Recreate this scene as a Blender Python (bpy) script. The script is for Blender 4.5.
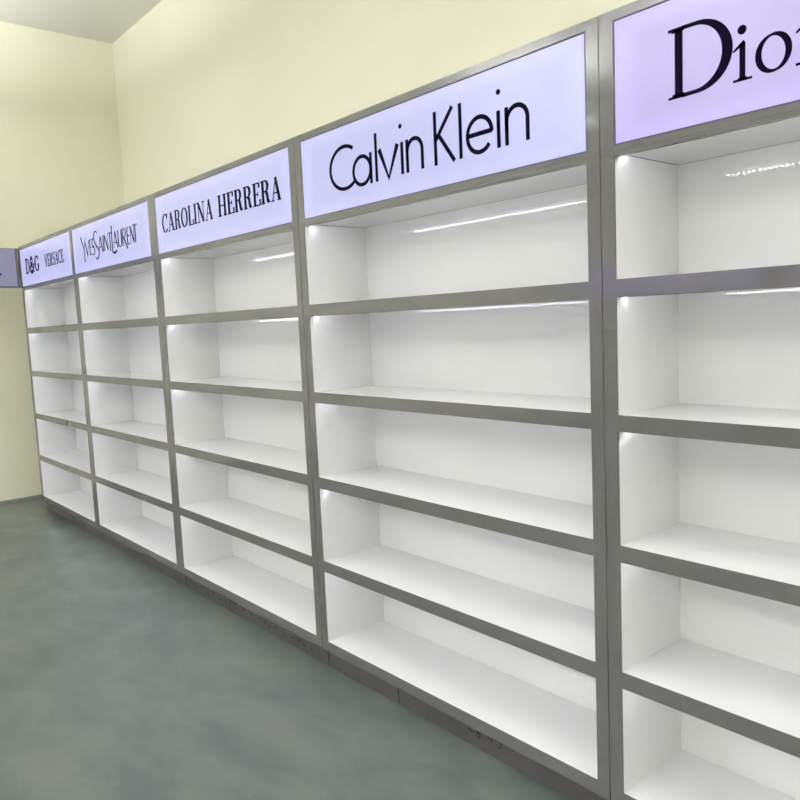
import bpy, bmesh, math, random
from math import pi, sin, cos, radians
from mathutils import Matrix, Vector

C = bpy.context.scene.collection
for o in list(bpy.data.objects):
    bpy.data.objects.remove(o, do_unlink=True)

# ------------------------------------------------------------------ camera
EYE = 1.546                                   # eye height above the floor
cam_d = bpy.data.cameras.new('camera')
cam = bpy.data.objects.new('camera', cam_d)
C.objects.link(cam)
F_PX = 749.18
cam_d.sensor_fit = 'HORIZONTAL'
cam_d.sensor_width = 36.0
cam_d.lens = 36.0 * F_PX / 800.0
r_ = Vector((0.6488794, 0.75959786, -0.04434652))
u_ = Vector((-0.0504437, 0.1010988, 0.99359673))
w_ = Vector((-0.75921734, 0.64248744, -0.10391785))
cam.matrix_world = Matrix(((r_.x, u_.x, -w_.x, 0.0),
                           (r_.y, u_.y, -w_.y, -1.8),
                           (r_.z, u_.z, -w_.z, EYE),
                           (0, 0, 0, 1)))
cam_d.clip_start = 0.05
cam_d.clip_end = 60
bpy.context.scene.camera = cam

# ------------------------------------------------------------------ world, exposure
world = bpy.data.worlds.new('world')
bpy.context.scene.world = world
world.use_nodes = True
world.node_tree.nodes['Background'].inputs[0].default_value = (0.9, 0.95, 1.0, 1)
world.node_tree.nodes['Background'].inputs[1].default_value = 0.05
vs = bpy.context.scene.view_settings
vs.view_transform = 'Standard'
vs.look = 'None'
vs.gamma = 1.0
vs.use_curve_mapping = False
vs.exposure = 0.0

LAMP = 32.0            # radiance of the added, unseen hanging lamps
LED = 64.0            # radiance of the strip diodes

# ------------------------------------------------------------------ materials
def new_mat(name):
    m = bpy.data.materials.new(name)
    m.use_nodes = True
    return m, m.node_tree, m.node_tree.nodes['Principled BSDF']

def noise_rgb(nt, scale, c1, c2, lo=0.35, hi=0.65, detail=4, vec=None):
    n = nt.nodes.new('ShaderNodeTexNoise')
    n.inputs['Scale'].default_value = scale
    n.inputs['Detail'].default_value = detail
    if vec is None:
        tc = nt.nodes.new('ShaderNodeTexCoord')
        vec = tc.outputs['Object']
    nt.links.new(vec, n.inputs['Vector'])
    r = nt.nodes.new('ShaderNodeValToRGB')
    r.color_ramp.elements[0].position = lo
    r.color_ramp.elements[1].position = hi
    r.color_ramp.elements[0].color = (*c1, 1)
    r.color_ramp.elements[1].color = (*c2, 1)
    nt.links.new(n.outputs['Fac'], r.inputs['Fac'])
    return r.outputs['Color'], n

def paint(name, c1, c2, rough, scale=3.0, spec=0.5, bump=0.0, bscale=60, metal=0.0):
    m, nt, b = new_mat(name)
    col, n = noise_rgb(nt, scale, c1, c2)
    nt.links.new(col, b.inputs['Base Color'])
    b.inputs['Roughness'].default_value = rough
    b.inputs['Metallic'].default_value = metal
    b.inputs['Specular IOR Level'].default_value = spec
    if bump:
        tc = nt.nodes.new('ShaderNodeTexCoord')
        n2 = nt.nodes.new('ShaderNodeTexNoise')
        n2.inputs['Scale'].default_value = bscale
        nt.links.new(tc.outputs['Object'], n2.inputs['Vector'])
        bp = nt.nodes.new('ShaderNodeBump')
        bp.inputs['Strength'].default_value = bump
        bp.inputs['Distance'].default_value = 0.002
        nt.links.new(n2.outputs['Fac'], bp.inputs['Height'])
        nt.links.new(bp.outputs['Normal'], b.inputs['Normal'])
    return m

M_WALL = paint('cream_wall_paint', (0.845, 0.835, 0.665), (0.870, 0.860, 0.690), 0.75, 1.2, 0.25, 0.15, 90)
M_CEIL = paint('ceiling_paint', (0.80, 0.80, 0.76), (0.83, 0.83, 0.79), 0.85, 1.0, 0.2)
M_FRAME = paint('grey_lacquer', (0.110, 0.107, 0.108), (0.118, 0.115, 0.116), 0.08, 6.0, 0.5)
M_FRAME.node_tree.nodes['Principled BSDF'].inputs['IOR'].default_value = 1.65
M_PLINTH = paint('dark_grey_plinth', (0.074, 0.069, 0.076), (0.084, 0.078, 0.085), 0.35, 8.0, 0.4)
M_WHITE = paint('white_gloss_laminate', (0.79, 0.79, 0.79), (0.81, 0.81, 0.81), 0.02, 2.0, 0.5)
M_BOARD = paint('strip_board', (0.72, 0.72, 0.72), (0.76, 0.76, 0.76), 0.4)
M_INK = paint('black_vinyl', (0.004, 0.002, 0.012), (0.005, 0.003, 0.015), 0.6, 5, 0.02)
M_GASKET = paint('dark_gasket', (0.014, 0.011, 0.03), (0.02, 0.016, 0.04), 0.5)
M_PEN = paint('marker_ink', (0.004, 0.004, 0.005), (0.006, 0.006, 0.007), 0.6)
M_WOOD = paint('bare_wood', (0.30, 0.15, 0.05), (0.42, 0.22, 0.08), 0.7, 20)
M_METAL = paint('added_lamp_body', (0.7, 0.7, 0.7), (0.75, 0.75, 0.75), 0.4)

def floor_mat():
    m, nt, b = new_mat('grey_green_epoxy')
    tc = nt.nodes.new('ShaderNodeTexCoord')
    mp = nt.nodes.new('ShaderNodeMapping')
    mp.inputs['Location'].default_value = (3.1, 1.7, 0)
    mp.inputs['Rotation'].default_value = (0, 0, 0.5)
    mp.inputs['Scale'].default_value = (1.0, 1.9, 1)
    nt.links.new(tc.outputs['Object'], mp.inputs['Vector'])
    col, n = noise_rgb(nt, 2.3, (0.064, 0.084, 0.080), (0.106, 0.120, 0.106), 0.38, 0.62, 9, mp.outputs['Vector'])
    n.inputs['Roughness'].default_value = 0.62
    n.inputs['Distortion'].default_value = 0.15
    nt.links.new(col, b.inputs['Base Color'])
    n2 = nt.nodes.new('ShaderNodeTexNoise')
    n2.inputs['Scale'].default_value = 5
    nt.links.new(tc.outputs['Object'], n2.inputs['Vector'])
    mr = nt.nodes.new('ShaderNodeMapRange')
    mr.inputs['To Min'].default_value = 0.24
    mr.inputs['To Max'].default_value = 0.40
    nt.links.new(n2.outputs['Fac'], mr.inputs['Value'])
    nt.links.new(mr.outputs['Result'], b.inputs['Roughness'])
    b.inputs['Specular IOR Level'].default_value = 0.35
    return m
M_FLOOR = floor_mat()

def glow(name, col, strength):
    m, nt, b = new_mat(name)
    b.inputs['Base Color'].default_value = (0.5, 0.5, 0.5, 1)
    b.inputs['Emission Color'].default_value = (*col, 1)
    b.inputs['Emission Strength'].default_value = strength
    b.inputs['Roughness'].default_value = 0.3
    return m

def sign_mat(name, c_mid, c_edge, strength, hx, hz):
    """Edge-lit acrylic: the lamps sit along the rim of the box, so it glows a little more there."""
    m, nt, b = new_mat(name)
    tc = nt.nodes.new('ShaderNodeTexCoord')
    sep = nt.nodes.new('ShaderNodeSeparateXYZ')
    nt.links.new(tc.outputs['Object'], sep.inputs[0])
    def edge(out, half, width):
        a = nt.nodes.new('ShaderNodeMath'); a.operation = 'ABSOLUTE'
        nt.links.new(out, a.inputs[0])
        mr = nt.nodes.new('ShaderNodeMapRange'); mr.interpolation_type = 'SMOOTHSTEP'
        mr.inputs['From Min'].default_value = half - width
        mr.inputs['From Max'].default_value = half
        nt.links.new(a.outputs[0], mr.inputs['Value'])
        return mr.outputs['Result']
    ex = edge(sep.outputs['X'], hx, 0.11)
    ez = edge(sep.outputs['Z'], hz, 0.07)
    mx = nt.nodes.new('ShaderNodeMath'); mx.operation = 'MAXIMUM'
    nt.links.new(ex, mx.inputs[0]); nt.links.new(ez, mx.inputs[1])
    n = nt.nodes.new('ShaderNodeTexNoise'); n.inputs['Scale'].default_value = 4
    nt.links.new(tc.outputs['Object'], n.inputs['Vector'])
    ad = nt.nodes.new('ShaderNodeMath'); ad.operation = 'MULTIPLY_ADD'; ad.use_clamp = True
    nt.links.new(n.outputs['Fac'], ad.inputs[0]); ad.inputs[1].default_value = 0.35
    nt.links.new(mx.outputs[0], ad.inputs[2])
    mix = nt.nodes.new('ShaderNodeMix'); mix.data_type = 'RGBA'
    nt.links.new(ad.outputs[0], mix.inputs['Factor'])
    mix.inputs['A'].default_value = (*c_mid, 1)
    mix.inputs['B'].default_value = (*c_edge, 1)
    nt.links.new(mix.outputs['Result'], b.inputs['Emission Color'])
    b.inputs['Emission Strength'].default_value = strength
    b.inputs['Base Color'].default_value = (0.05, 0.05, 0.05, 1)
    b.inputs['Roughness'].default_value = 0.25
    return m

# ------------------------------------------------------------------ mesh helpers
def box(bm, x0, x1, y0, y1, z0, z1):
    v = [bm.verts.new((x, y, z)) for x in (x0, x1) for y in (y0, y1) for z in (z0, z1)]
    for f in ((0, 1, 3, 2), (4, 6, 7, 5), (0, 4, 5, 1), (2, 3, 7, 6), (0, 2, 6, 4), (1, 5, 7, 3)):
        bm.faces.new([v[i] for i in f])

def obj(name, bm, mat, parent=None, loc=(0, 0, 0), bevel=0.0, seg=2):
    bmesh.ops.recalc_face_normals(bm, faces=bm.faces)
    me = bpy.data.meshes.new(name)
    bm.to_mesh(me); bm.free()
    me.materials.append(mat)
    o = bpy.data.objects.new(name, me)
    C.objects.link(o)
    o.location = loc
    if parent: o.parent = parent
    if bevel:
        md = o.modifiers.new('bevel', 'BEVEL')
        md.width = bevel; md.segments = seg; md.limit_method = 'ANGLE'
    return o

def thing(name, label, cat, loc, rotz=0.0, group=None):
    o = bpy.data.objects.new(name, None)
    C.objects.link(o)
    o.empty_display_size = 0.1
    o.location = loc; o.rotation_euler = (0, 0, rotz)
    o['label'] = label; o['category'] = cat
    if group: o['group'] = group
    return o

def struct(name, bm, mat):
    o = obj(name, bm, mat)
    o['kind'] = 'structure'
    return o

# ------------------------------------------------------------------ lettering
def ell(cx, cz, rx, rz, a0, a1, n=26):
    return [(cx + rx * cos(radians(a0 + (a1 - a0) * i / n)), cz + rz * sin(radians(a0 + (a1 - a0) * i / n)))
            for i in range(n + 1)]

def ribbon(bm, pts, wfun, y_front, y_back):
    """A pen stroke of varying width, as a thin solid."""
    n = len(pts)
    closed = (abs(pts[0][0] - pts[-1][0]) < 1e-6 and abs(pts[0][1] - pts[-1][1]) < 1e-6 and n > 3)
    L, Rr = [], []
    for i, p in enumerate(pts):
        a = pts[i - 1] if i > 0 else (pts[-2] if closed else p)
        b = pts[i + 1] if i < n - 1 else (pts[1] if closed else p)
        dx, dz = b[0] - a[0], b[1] - a[1]
        l = math.hypot(dx, dz) or 1.0
        dx /= l; dz /= l
        h = wfun(dx, dz, i / (n - 1)) / 2
        L.append((p[0] - dz * h, p[1] + dx * h)); Rr.append((p[0] + dz * h, p[1] - dx * h))
    V = [[bm.verts.new((q[0], y, q[1])) for q in side] for side in (L, Rr) for y in (y_front, y_back)]
    lf, lb, rf, rb = V
    for i in range(n - 1):
        bm.faces.new((lf[i], rf[i], rf[i + 1], lf[i + 1]))
        bm.faces.new((lb[i], lb[i + 1], rb[i + 1], rb[i]))
        bm.faces.new((lf[i], lf[i + 1], lb[i + 1], lb[i]))
        bm.faces.new((rf[i], rb[i], rb[i + 1], rf[i + 1]))
    if not closed:
        bm.faces.new((lf[0], lb[0], rb[0], rf[0]))
        bm.faces.new((lf[-1], rf[-1], rb[-1], lb[-1]))

def disc(bm, cx, cz, r, yf, yb, n=16):
    a = [bm.verts.new((cx + r * cos(2 * pi * i / n), yf, cz + r * sin(2 * pi * i / n))) for i in range(n)]
    b = [bm.verts.new((v.co.x, yb, v.co.z)) for v in a]
    bm.faces.new(a); bm.faces.new(b[::-1])
    for i in range(n):
        bm.faces.new((a[i], a[(i + 1) % n], b[(i + 1) % n], b[i]))

# condensed high-contrast capitals; strokes (points, pen) in a box of height 1
def S_(pts, pen='a'): return (pts, pen)
def serif(x0, x1, z): return ([(x0, z), (x1, z)], 't')
GL = {
 'I': (0.30, [S_([(.15, 0), (.15, 1)], 'k'), serif(.02, .28, .01), serif(.02, .28, .99)]),
 'H': (0.72, [S_([(.15, 0), (.15, 1)], 'k'), S_([(.57, 0), (.57, 1)], 'k'), S_([(.15, .5), (.57, .5)], 't'),
              serif(.02, .28, .01), serif(.02, .28, .99), serif(.44, .70, .01), serif(.44, .70, .99)]),
 'E': (0.55, [S_([(.15, 0), (.15, 1)], 'k'), serif(.02, .48, .99), serif(.02, .52, .01), S_([(.15, .5), (.38, .5)], 't'),
              S_([(.48, 1), (.46, .78)], 'h'), S_([(.52, 0), (.51, .26)], 'h'), S_([(.38, .60), (.38, .40)], 't')]),
 'L': (0.52, [S_([(.15, 0), (.15, 1)], 'k'), serif(.02, .28, .99), serif(.02, .50, .01), S_([(.50, 0), (.49, .27)], 'h')]),
 'R': (0.66, [S_([(.15, 0), (.15, 1)], 'k'), serif(.02, .28, .01), serif(.02, .30, .99),
              S_([(.15, .99), (.30, .99)] + ell(.30, .755, .18, .235, 88, -88, 20) + [(.30, .52), (.15, .52)], 'a'),
              S_([(.34, .51), (.42, .42), (.46, .15), (.52, .02)], 'k'), S_([(.50, .02), (.62, .04)], 't')]),
 'C': (0.60, [S_(ell(.33, .5, .27, .49, 48, 318, 30), 'a'), S_([(.53, .98), (.53, .72)], 'h')]),
 'G': (0.68, [S_(ell(.33, .5, .27, .49, 48, 312, 30), 'a'), S_([(.53, .98), (.53, .72)], 'h'),
              S_([(.53, .06), (.53, .42)], 'k'), serif(.40, .66, .42)]),
 'O': (0.66, [S_(ell(.33, .5, .26, .49, 0, 360, 36), 'a')]),
 'A': (0.66, [S_([(.10, 0), (.34, 1)], 't'), S_([(.33, 1), (.55, 0)], 'k'), S_([(.17, .33), (.48, .33)], 't'),
              serif(.0, .20, .01), serif(.42, .66, .01)]),
 'V': (0.62, [S_([(.10, 1), (.34, 0)], 'k'), S_([(.33, 0), (.54, 1)], 't'), serif(.0, .22, .99), serif(.44, .62, .99)]),
 'N': (0.72, [S_([(.14, 0), (.14, 1)], 't'), S_([(.58, 0), (.58, 1)], 't'), S_([(.13, 1), (.58, 0)], 'k'),
              serif(.02, .26, .01), serif(.0, .16, .99), serif(.47, .70, .99)]),
 'S': (0.50, [S_(ell(.25, .74, .17, .25, 40, 245, 18) + ell(.25, .26, .19, .25, 65, -140, 18), 'm'),
              S_([(.42, .98), (.42, .76)], 't'), S_([(.07, .02), (.07, .26)], 't')]),
 'D': (0.70, [S_([(.15, 0), (.15, 1)], 'k'), serif(.0, .30, .01), serif(.0, .30, .99),
              S_([(.15, .99), (.28, .99)] + ell(.28, .5, .32, .49, 88, -88, 24) + [(.28, .01), (.15, .01)], 'a')]),
 '&': (0.78, [S_(ell(.32, .76, .15, .23, -35, 230, 20) + [(.30, .48), (.58, .04), (.72, .02)], 'm'),
              S_([(.42, .62), (.20, .46), (.08, .30)] + ell(.28, .24, .21, .24, 180, 320, 14) + [(.58, .40), (.64, .52)], 'k'),
              serif(.52, .76, .52)]),
 'T': (0.56, [S_([(.28, 0), (.28, 1)], 'k'), serif(.02, .54, .99), serif(.16, .40, .01)]),
}
def pen_fn(kind, thin, thick):
    return {'t': lambda dx, dz, t: thin, 'k': lambda dx, dz, t: thick, 'h': lambda dx, dz, t: (thin + thick) / 2,
            'a': lambda dx, dz, t: thin + (thick - thin) * abs(dz) ** 1.6,
            'm': lambda dx, dz, t: thin + (thick - thin) * sin(pi * t) ** 1.3}[kind]

def didone(bm, s, x0, x1, z0, z1, thin, thick, yf, yb, gap=0.03):
    tot = sum(GL[c][0] + gap for c in s) - gap
    sx = (x1 - x0) / tot; sz = z1 - z0
    cx = x0
    for c in s:
        w, strokes = GL[c]
        for pts, kind in strokes:
            P = [(cx + p[0] * sx, z0 + p[1] * sz) for p in pts]
            ribbon(bm, P, pen_fn(kind, thin, thick), yf, yb)
        cx += (w + gap) * sx

def mono(bm, strokes, w, yf, yb, dots=()):
    for pts in strokes:
        ribbon(bm, pts, lambda dx, dz, t: w, yf, yb)
    for x, z, r in dots: disc(bm, x, z, r, yf, yb)

# each writer draws in world x and in z relative to the eye height
def write_dg(bm, yf, yb):
    didone(bm, 'D&G', -7.005, -6.60, .549, .668, .010, .030, yf, yb, 0.04)

def write_versace(bm, yf, yb):
    didone(bm, 'VERSACE', -6.440, -5.955, .558, .654, .0055, .016, yf, yb, 0.03)

def write_ysl(bm, yf, yb):
    thin, thick = .0055, .0135
    X0 = -5.538
    knots = ((-.1, -.1), (0, 0), (.368, .300), (.67, .605), (1.072, 1.030), (1.2, 1.16))
    def w(x):
        d = x - X0
        for (p, q), (p2, q2) in zip(knots, knots[1:]):
            if d <= p2: return X0 + q + (d - p) / (p2 - p) * (q2 - q)
    def s(pts, k='a'): ribbon(bm, [(w(x), z) for x, z in pts], pen_fn(k, thin, thick), yf, yb)
    # tall Y, then V E S hanging from its arm
    s([(X0, .690), (X0 + .068, .600), (X0 + .068, .512)], 'k'); s([(X0 + .068, .600), (X0 + .125, .683)], 't')
    s([(X0 + .100, .655), (X0 + .150, .550)], 'k'); s([(X0 + .150, .550), (X0 + .195, .655)], 't')
    s([(X0 + .215, .550), (X0 + .215, .655)], 'k')
    for z in (.552, .603, .653): s([(X0 + .215, z), (X0 + .262, z)], 't')
    s(ell(X0 + .300, .628, .026, .027, 40, 245, 12) + ell(X0 + .300, .575, .028, .027, 65, -140, 12), 'm')
    # large S
    s(ell(X0 + .368, .657, .045, .040, 30, 225, 16) + [(X0 + .370, .602)] + ell(X0 + .375, .553, .042, .040, 40, -150, 16), 'm')
    # A I N T
    s([(X0 + .420, .550), (X0 + .455, .657)], 't'); s([(X0 + .455, .657), (X0 + .490, .550)], 'k'); s([(X0 + .432, .585), (X0 + .478, .585)], 't')
    s([(X0 + .510, .550), (X0 + .510, .655)], 'k')
    s([(X0 + .532, .550), (X0 + .532, .655)], 't'); s([(X0 + .532, .655), (X0 + .592, .550)], 'k'); s([(X0 + .592, .550), (X0 + .592, .655)], 't')
    s([(X0 + .632, .540), (X0 + .632, .655)], 'k'); s([(X0 + .600, .655), (X0 + .668, .655)], 't')
    # tall L with its curled foot
    s([(X0 + .672, .698), (X0 + .664, .535)], 'k')
    s([(X0 + .664, .535), (X0 + .690, .522), (X0 + .712, .524), (X0 + .740, .533)], 'k')
    # A U R E N T
    s([(X0 + .690, .550), (X0 + .722, .655)], 't'); s([(X0 + .722, .655), (X0 + .757, .550)], 'k'); s([(X0 + .702, .585), (X0 + .745, .585)], 't')
    s([(X0 + .772, .655), (X0 + .772, .580)] + ell(X0 + .798, .577, .026, .027, 180, 360, 12) + [(X0 + .824, .655)], 'a')
    s([(X0 + .845, .550), (X0 + .845, .655)], 'k')
    s([(X0 + .845, .655), (X0 + .860, .655)] + ell(X0 + .862, .628, .028, .027, 88, -88, 12) + [(X0 + .845, .601)], 'a')
    s([(X0 + .862, .600), (X0 + .912, .528)], 'k')
    s([(X0 + .918, .550), (X0 + .918, .655)], 'k')
    for z in (.552, .603, .653): s([(X0 + .918, z), (X0 + .956, z)], 't')
    s([(X0 + .970, .550), (X0 + .970, .655)], 't'); s([(X0 + .970, .655), (X0 + 1.018, .550)], 'k'); s([(X0 + 1.018, .550), (X0 + 1.018, .655)], 't')
    s([(X0 + 1.040, .550), (X0 + 1.040, .655)], 'k'); s([(X0 + 1.005, .655), (X0 + 1.072, .655)], 't')

def write_carolina(bm, yf, yb):
    didone(bm, 'CAROLINA', -4.138, -3.520, .557, .657, .005, .0165, yf, yb, 0.03)

def write_herrera(bm, yf, yb):
    didone(bm, 'HERRERA', -3.462, -2.870, .557, .657, .006, .0195, yf, yb, 0.03)

def write_calvin(bm, yf, yb):
    def nn(x0, x1):
        m = (x0 + x1) / 2; r = (x1 - x0) / 2
        return [[(x0, .521), (x0, .634)], [(x0, .560)] + ell(m, .590, r, .041, 180, 0, 20) + [(x1, .521)]]
    st = [ell(-2.400, .605, .094, .080, 52, 308, 34),
          ell(-2.291, .575, .053, .052, 0, 360, 30), [(-2.236, .519), (-2.236, .632)],
          [(-2.203, .519), (-2.203, .693)],
          [(-2.184, .631), (-2.134, .521), (-2.081, .631)],
          [(-2.057, .521), (-2.057, .632)]] + nn(-2.029, -1.951) + [
          [(-1.884, .519), (-1.884, .694)], [(-1.884, .598), (-1.800, .693)], [(-1.868, .616), (-1.795, .519)],
          [(-1.765, .519), (-1.765, .694)],
          [(-1.732, .581), (-1.629, .581)] + ell(-1.681, .578, .053, .054, 3, 320, 30),
          [(-1.600, .521), (-1.600, .632)]] + nn(-1.567, -1.485)
    mono(bm, [st.pop(4)], .019, yf, yb)
    mono(bm, st, .0142, yf, yb, ((-2.062, .687, .0085), (-1.598, .687, .0085)))

def write_dior(bm, yf, yb):
    def s(pts, f): ribbon(bm, pts, f, yf, yb)
    c = lambda w: (lambda dx, dz, t: w)
    # D
    s([(-1.003, .525), (-1.003, .687)], c(.0205))
    s([(-1.031, .525), (-.985, .525)], c(.006)); s([(-1.031, .687), (-.985, .687)], c(.007))
    s([(-1.020, .530), (-.988, .530)], c(.006)); s([(-1.022, .682), (-.990, .682)], c(.005))
    s([(-.995, .526), (-.960, .527)] + ell(-.960, .6065, .080, .0795, -88, 88, 40) + [(-.960, .686), (-.995, .6865)],
      lambda dx, dz, t: .0095 + .0160 * abs(dz) ** 1.4)
    # i
    s([(-.8445, .524), (-.8445, .606)], c(.0135)); s([(-.866, .5245), (-.822, .5245)], c(.0055))
    s([(-.855, .528), (-.834, .528)], c(.004))
    s([(-.866, .591), (-.853, .600), (-.839, .608)], lambda dx, dz, t: .004 + .006 * t)
    disc(bm, -.8455, .636, .0105, yf, yb, 20)
    # o
    s(ell(-.7745, .5655, .0335, .0395, 0, 360, 40), lambda dx, dz, t: .0055 + .009 * abs(dz * .97 - dx * .22) ** 1.4)
    # r
    s([(-.7035, .524), (-.7035, .606)], c(.0135)); s([(-.726, .5245), (-.681, .5245)], c(.0055))
    s([(-.726, .592), (-.713, .600), (-.698, .608)], lambda dx, dz, t: .004 + .006 * t)
    s([(-.700, .580), (-.688, .598), (-.672, .606), (-.662, .600)], lambda dx, dz, t: .006 + .008 * t)

def write_scribble_a(bm, yf, yb):       # row of little dots and dashes on one plinth
    rnd = random.Random(4)
    x = -4.16
    while x < -2.83:
        z = -1.502 + rnd.uniform(-.012, .012)
        if rnd.random() < .55:
            ribbon(bm, [(x, z), (x + .022, z + rnd.uniform(-.006, .006))], lambda a, b, t: .006, yf, yb)
        else:
            ribbon(bm, [(x, z + .010), (x + .012, z - .008), (x + .022, z + .006)], lambda a, b, t: .0055, yf, yb)
        x += rnd.uniform(.045, .085)
    for k in range(5):
        x = -3.70 + k * .018
        ribbon(bm, [(x, -1.478), (x + .010, -1.494), (x + .014, -1.480)], lambda a, b, t: .0055, yf, yb)

def write_scribble_b(bm, yf, yb):       # upside-down handwritten figures on the next plinth
    W = lambda a, b, t: .0042
    for pts in ([(-1.872, -1.470), (-1.858, -1.466), (-1.846, -1.474), (-1.856, -1.486), (-1.842, -1.496), (-1.830, -1.492)],
                ell(-1.808, -1.496, .009, .009, 0, 360, 12), ell(-1.806, -1.479, .007, .008, 0, 360, 12),
                [(-1.782, -1.472), (-1.772, -1.466), (-1.764, -1.474)],
                [(-1.760, -1.490), (-1.755, -1.468)], [(-1.746, -1.493), (-1.742, -1.470)],
                [(-1.706, -1.464), (-1.697, -1.480), (-1.703, -1.500), (-1.714, -1.506)]):
        ribbon(bm, pts, W, yf, yb)

# ------------------------------------------------------------------ the room
XF, YR, ZC = -7.77, 1.20, EYE + 2.90           # far wall, wall behind the run, ceiling
XN, YO = 3.6, -9.3                             # near wall, wall across the hall
bm = bmesh.new(); box(bm, XF - .2, XN + .2, YO - .2, YR + .2, -.12, 0); struct('floor', bm, M_FLOOR)
bm = bmesh.new(); box(bm, XF - .2, XN + .2, YO - .2, YR + .2, ZC, ZC + .12); struct('ceiling', bm, M_CEIL)
bm = bmesh.new(); box(bm, XF - .2, XF, YO - .2, YR + .2, 0, ZC); struct('wall_far', bm, M_WALL)
bm = bmesh.new(); box(bm, XF, XN, YR, YR + .2, 0, ZC); struct('wall_right', bm, M_WALL)
bm = bmesh.new(); box(bm, XF, XN, YO - .2, YO, 0, ZC); struct('wall_left', bm, M_WALL)
bm = bmesh.new(); box(bm, XN, XN + .2, YO - .2, YR + .2, 0, ZC); struct('wall_near', bm, M_WALL)

M_COVE = paint('grey_skirting', (0.20, 0.215, 0.20), (0.23, 0.245, 0.225), 0.5)
bm = bmesh.new(); box(bm, XF, XF + .012, YO, YR, 0, .028); struct('baseboard_far', bm, M_COVE)
# ------------------------------------------------------------------ display cabinets
DEPTH = 0.3276
OPEN = [(.416, .089), (.0387, -.2859), (-.333, -.660), (-.7094, -1.0368), (-1.0857, -1.410)]
SIGN = (.7655, .4443)
TOP, FOOT, SEAM = .792, -1.457, .4265
FT = 0.004                                      # thickness of the face frame

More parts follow.
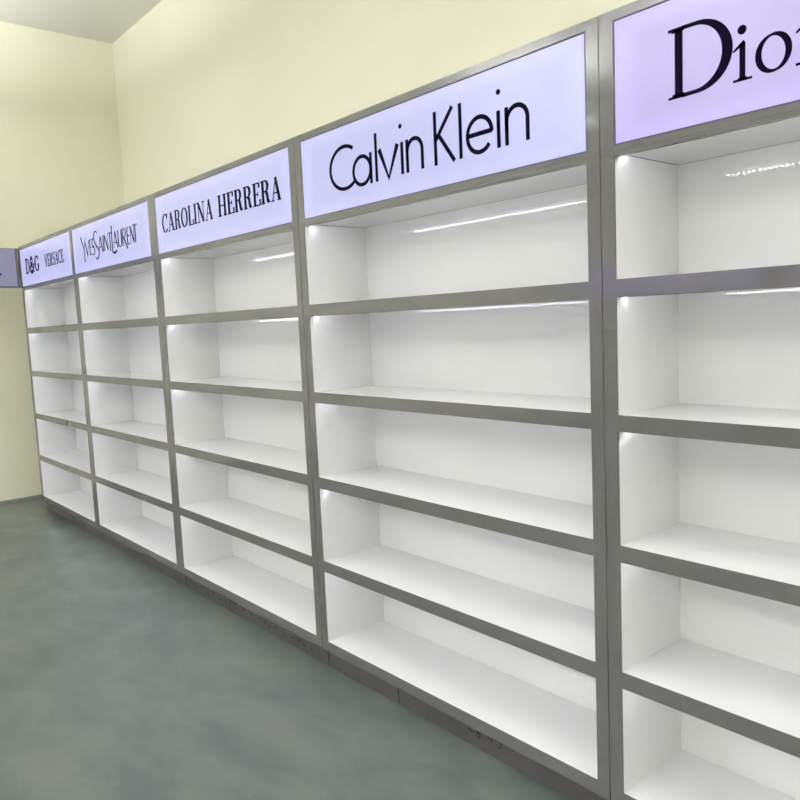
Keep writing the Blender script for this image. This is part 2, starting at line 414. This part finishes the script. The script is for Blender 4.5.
def cabinet(xl, xr, name_label, sign_col, strip_col, writer=None, group='display cabinets standing side by side',
            loc_y=0.0, rot=0.0, outer_l=None, outer_r=None, seams=(), marks=None, end_left=False,
            opn=OPEN, sign=SIGN, top=TOP, seam=SEAM, hdr=None):
    """xl, xr: inner edges of the openings.  Built in local space about the middle of its foot."""
    ol = outer_l if outer_l is not None else xl - .045
    orr = outer_r if outer_r is not None else xr + .045
    cx = (ol + orr) / 2
    root = thing('display_cabinet', name_label, 'display cabinet', (cx, loc_y, 0), rot, group)
    X = lambda x: x - cx
    Z = lambda z: z + EYE
    a, b = X(ol) + .0012, X(orr) - .0012
    il, ir = X(xl), X(xr)
    back = DEPTH
    # face frame
    bm = bmesh.new()
    xs = [a, il, ir, b]
    zs = [Z(FOOT)]
    for t, bo in reversed(opn): zs += [Z(bo), Z(t)]
    zs.append(Z(seam))
    # grid of cells, leaving out the openings
    V = {}
    def vert(i, j, y):
        k = (i, j, y)
        if k not in V: V[k] = bm.verts.new((xs[i], y, zs[j]))
        return V[k]
    solid = lambda i, j: 0 <= i < 3 and 0 <= j < len(zs) - 1 and not (i == 1 and j % 2 == 1)
    for i in range(3):
        for j in range(len(zs) - 1):
            if not solid(i, j): continue
            for y in (0.0, FT):
                bm.faces.new([vert(i, j, y), vert(i + 1, j, y), vert(i + 1, j + 1, y), vert(i, j + 1, y)])
            for (di, dj, p, q) in ((-1, 0, (i, j), (i, j + 1)), (1, 0, (i + 1, j), (i + 1, j + 1)),
                                   (0, -1, (i, j), (i + 1, j)), (0, 1, (i, j + 1), (i + 1, j + 1))):
                if not solid(i + di, j + dj):
                    bm.faces.new([vert(*p, 0.0), vert(*q, 0.0), vert(*q, FT), vert(*p, FT)])
    for t, bo in opn:                       # folded lip behind every rail, which hides the strip
        box(bm, il + .0005, ir - .0005, FT, .022, Z(t) + .0004, Z(t) + .0110)
    obj('face_frame', bm, M_FRAME, root, bevel=.0008)
    # carcass
    ztop, zbot = Z(opn[0][0]) + .012, Z(opn[-1][1])
    for x0, x1 in ((il - .020, il), (ir, ir + .020)):
        bm = bmesh.new(); box(bm, x0, x1, FT, back + .012, Z(FOOT) + .002, Z(seam) - .002)
        obj('side_panel', bm, M_WHITE, root)
    bm = bmesh.new(); box(bm, il, ir, back, back + .012, Z(FOOT) + .002, Z(seam) - .002)
    obj('back_panel', bm, M_WHITE, root)
    for k in range(len(opn) - 1):
        bm = bmesh.new(); box(bm, il, ir, FT, back, Z(opn[k + 1][0]) + .011, Z(opn[k][1]))
        obj('shelf', bm, M_WHITE, root)
    bm = bmesh.new(); box(bm, il, ir, FT, back, Z(FOOT) + .002, zbot)
    obj('bottom_panel', bm, M_WHITE, root)
    bm = bmesh.new(); box(bm, il, ir, FT, back, ztop, Z(seam) - .0005)
    obj('top_panel', bm, M_WHITE, root)
    if end_left:
        bm = bmesh.new(); box(bm, a, il - .0202, FT, back + .012, Z(FOOT), Z(seam) - .001)
        obj('end_panel', bm, M_FRAME, root)
    # light strips under the top and under every shelf
    y0 = .030
    md = glow('strip_light', strip_col, LED)
    for k, (t, bo) in enumerate(opn):
        zc = Z(t) + .011
        bm = bmesh.new(); box(bm, -(ir - il) / 2 + .001, (ir - il) / 2 - .001, -.006, .006, 0, .0022)
        st = obj('led_strip', bm, M_BOARD, root, ((il + ir) / 2, y0, zc - .006))
        st.rotation_euler = (radians(50), 0, 0)      # the strip looks down and back into the compartment
        bm = bmesh.new()
        n = int((ir - il) / .0167)
        for i in range(n):
            x = -(ir - il) / 2 + .008 + i * (ir - il - .016) / (n - 1)
            box(bm, x - .0024, x + .0024, -.0025, .0025, -.0016, -.0001)
        dd = obj('diodes', bm, md, st)
        dd.data.materials[0] = md
    # plinth
    cuts = [a] + [X(s) for s in seams] + [b]
    bm = bmesh.new()
    for p, q in zip(cuts[:-1], cuts[1:]):
        box(bm, p + .0028, q - .0028, .03, back, 0.0, Z(FOOT))
    pl = obj('plinth', bm, M_PLINTH, root)
    if end_left:
        bm = bmesh.new(); box(bm, a + .002, a + .055, .0275, .0298, .002, .045)
        e = obj('bare_wood_edge', bm, M_WOOD, pl); e['label'] = 'unpainted brown wood at the plinth corner'
    if marks:
        bm = bmesh.new(); marks(bm, .0290, .0302)
        for v in bm.verts: v.co.x -= cx; v.co.z += EYE
        obj('pen_marks', bm, M_PEN, pl)
    # lightbox on top
    st_, sb_ = Z(sign[0]), Z(sign[1])
    bm = bmesh.new()
    z0, z1 = Z(seam) + .0004, Z(top)
    ba, bb, bl, br = a, b, il, ir
    if hdr:                                 # the far boxes sit a few centimetres off the bodies below
        a, il, ir, b = X(hdr[0]) + .001, X(hdr[1]), X(hdr[2]), X(hdr[3]) - .001
    # ring of four faces front, inner and outer walls, closed back
    o4 = [(a, z0), (b, z0), (b, z1), (a, z1)]; i4 = [(il, sb_), (ir, sb_), (ir, st_), (il, st_)]
    D2 = .34
    of = [bm.verts.new((x, 0, z)) for x, z in o4]; inf = [bm.verts.new((x, 0, z)) for x, z in i4]
    ob = [bm.verts.new((x, D2, z)) for x, z in o4]; inb = [bm.verts.new((x, .03, z)) for x, z in i4]
    for k in range(4):
        m = (k + 1) % 4
        bm.faces.new((of[k], of[m], inf[m], inf[k]))
        bm.faces.new((inf[k], inf[m], inb[m], inb[k]))
        bm.faces.new((of[k], ob[k], ob[m], of[m]))
    bm.faces.new(ob); bm.faces.new(inb)
    lb = obj('lightbox', bm, M_FRAME, root, bevel=.0006)
    hx, hz = (ir - il) / 2, (st_ - sb_) / 2
    ms = sign_mat('lit_sign_acrylic', sign_col[0], sign_col[1], sign_col[2], hx, hz)
    bm = bmesh.new(); box(bm, -hx, hx, -.002, .002, -hz, hz)
    obj('sign_panel', bm, ms, lb, ((il + ir) / 2, .0034, (st_ + sb_) / 2))
    bm = bmesh.new(); g = .0040
    box(bm, il, ir, .0004, .0014, sb_, sb_ + g); box(bm, il, ir, .0004, .0014, st_ - g, st_)
    box(bm, il, il + g, .0004, .0014, sb_ + g, st_ - g); box(bm, ir - g, ir, .0004, .0014, sb_ + g, st_ - g)
    obj('gasket', bm, M_GASKET, lb)
    for wr in (writer or ()):
        bm = bmesh.new(); wr(bm, .0002, .0015)
        for v in bm.verts: v.co.x -= cx; v.co.z += EYE
        obj('lettering', bm, M_INK, lb)
    return root

BLUE = ((.430, .440, .760), (.510, .510, .850), 1.0)
BLUE2 = ((.440, .455, .770), (.520, .525, .860), 1.0)
PURP = ((.405, .345, .675), (.505, .430, .850), 1.0)
OPP = ((.80, .66, 1.45), (.90, .75, 1.6), 1.0)      # the boxes across the hall are turned up brighter
W1 = (.85, .86, 1.0); W2 = (.925, .92, 1.0); W3 = (.89, .865, 1.0)

xin = [(-7.135, -5.763), (-5.6727, -4.2997), (-4.202, -2.7916), (-2.7026, -1.2796), (-1.1897, .2330)]
out = [-7.180] + [(xin[i][1] + xin[i + 1][0]) / 2 for i in range(4)] + [.278]
cabinet(*xin[0], 'grey framed display cabinet at the far end, its lit header reading D&G VERSACE', BLUE, W1,
        (write_dg, write_versace), hdr=(-7.185, -7.150, -5.773, -5.748), outer_l=out[0], outer_r=out[1], end_left=True)
cabinet(*xin[1], 'grey framed display cabinet whose lit header reads Yves Saint Laurent in narrow interlaced letters', BLUE, W1,
        (write_ysl,), hdr=(-5.748, -5.722, -4.320, -4.270), outer_l=out[1], outer_r=out[2])
cabinet(*xin[2], 'grey framed display cabinet whose lit header reads CAROLINA HERRERA', BLUE2, W2,
        (write_carolina, write_herrera), hdr=(-4.270, -4.220, -2.790, -2.745), outer_l=out[2], outer_r=out[3], marks=write_scribble_a)
cabinet(*xin[3], 'grey framed display cabinet whose lit header reads Calvin Klein', BLUE2, W3,
        (write_calvin,), hdr=(-2.745, -2.700, -1.276, -1.2347), outer_l=out[3], outer_r=out[4], marks=write_scribble_b, seams=(-2.254,))
cabinet(*xin[4], 'nearest grey framed display cabinet, its more purple lit header reading Dior', PURP, W2,
        (write_dior,), outer_l=out[4], outer_r=out[5])

# header box at right angles over the passage at the far end of the run
hb = thing('header_sign', 'dim lavender header box at right angles to the far end of the cabinet run', 'sign', (-7.24, -.68, EYE + .445))
bm = bmesh.new(); box(bm, -.05, .045, -.66, .725, 0, .338)
obj('sign_box', bm, M_FRAME, hb, bevel=.004)
bm = bmesh.new(); box(bm, .045, .049, -.655, .650, .010, .334)
obj('sign_panel', bm, sign_mat('dim_sign_acrylic', (.185, .185, .300), (.215, .215, .335), 1.0, 10, 10), hb)
bm = bmesh.new()
for k, dy in enumerate((.522, .40, .28)):
    if k == 0: box(bm, .049, .0505, dy - .012, dy + .008, .102, .122)
obj('lettering', bm, M_INK, hb)

# cabinets across the hall, seen as lilac reflections in the lacquer
for i, (x0, x1) in enumerate(((-7.66, -5.53), (-5.40, -4.66), (-4.28, -2.90))):
    cabinet(x0, x1, ['grey framed display cabinet across the hall, nearest the far wall',
                     'narrow grey framed display cabinet across the hall, between two wider ones',
                     'grey framed display cabinet across the hall, farthest from the far wall'][i],
            OPP, W2, None, group='display cabinets across the hall', loc_y=-8.8, rot=pi,
            opn=OPEN[1:], sign=(.80, .24), top=.83, seam=.195)

# ------------------------------------------------------------------ added unseen hanging lamps, shaped to light ceiling and walls
LC = (.985, .98, 1.0)
m_up, m_down = glow('added_upper_glow', LC, LAMP * 1.25), glow('added_lower_glow', LC, LAMP * .09)
m_up2, m_down2 = glow('added_upper_bright', LC, LAMP * 1.9), glow('added_lower_bright', LC, LAMP * .55)  # added back row made stronger, for evener frontal light
def lamp(x, y, where, m_up, m_down, z=ZC - .70):
    t = thing('added_pendant_lamp', 'added unseen flat white pendant lamp ' + where, 'added lamp', (x, y, z), 0, 'added pendant lamps')
    bm = bmesh.new()
    for x0, x1, y0, y1 in ((-.62, .62, -.32, -.30), (-.62, .62, .30, .32), (-.62, -.60, -.30, .30), (.60, .62, -.30, .30)):
        box(bm, x0, x1, y0, y1, 0, .035)
    obj('rim', bm, M_METAL, t)
    bm = bmesh.new(); box(bm, -.60, .60, -.30, .30, .020, .030); obj('upper_diffuser', bm, m_up, t)
    bm = bmesh.new(); box(bm, -.60, .60, -.30, .30, .004, .014); obj('lower_diffuser', bm, m_down, t)
    for sx in (-.61, .61):
        bm = bmesh.new(); box(bm, sx - .003, sx + .003, -.003, .003, .035, ZC - z); obj('hanger', bm, M_METAL, t)
names = {-6.6: 'nearest the far wall', -4.2: 'second from the far wall', -1.8: 'in mid hall', .6: 'second from the near wall', 2.2: 'nearest the near wall'}
for y, w in ((-1.35, 'row by the run'), (-5.5, 'row further back')):
    for x in names: lamp(x if y > -2 else x + .75, y, names[x] + ', ' + w, *((m_up, m_down) if y > -2 else (m_up2, m_down2)))
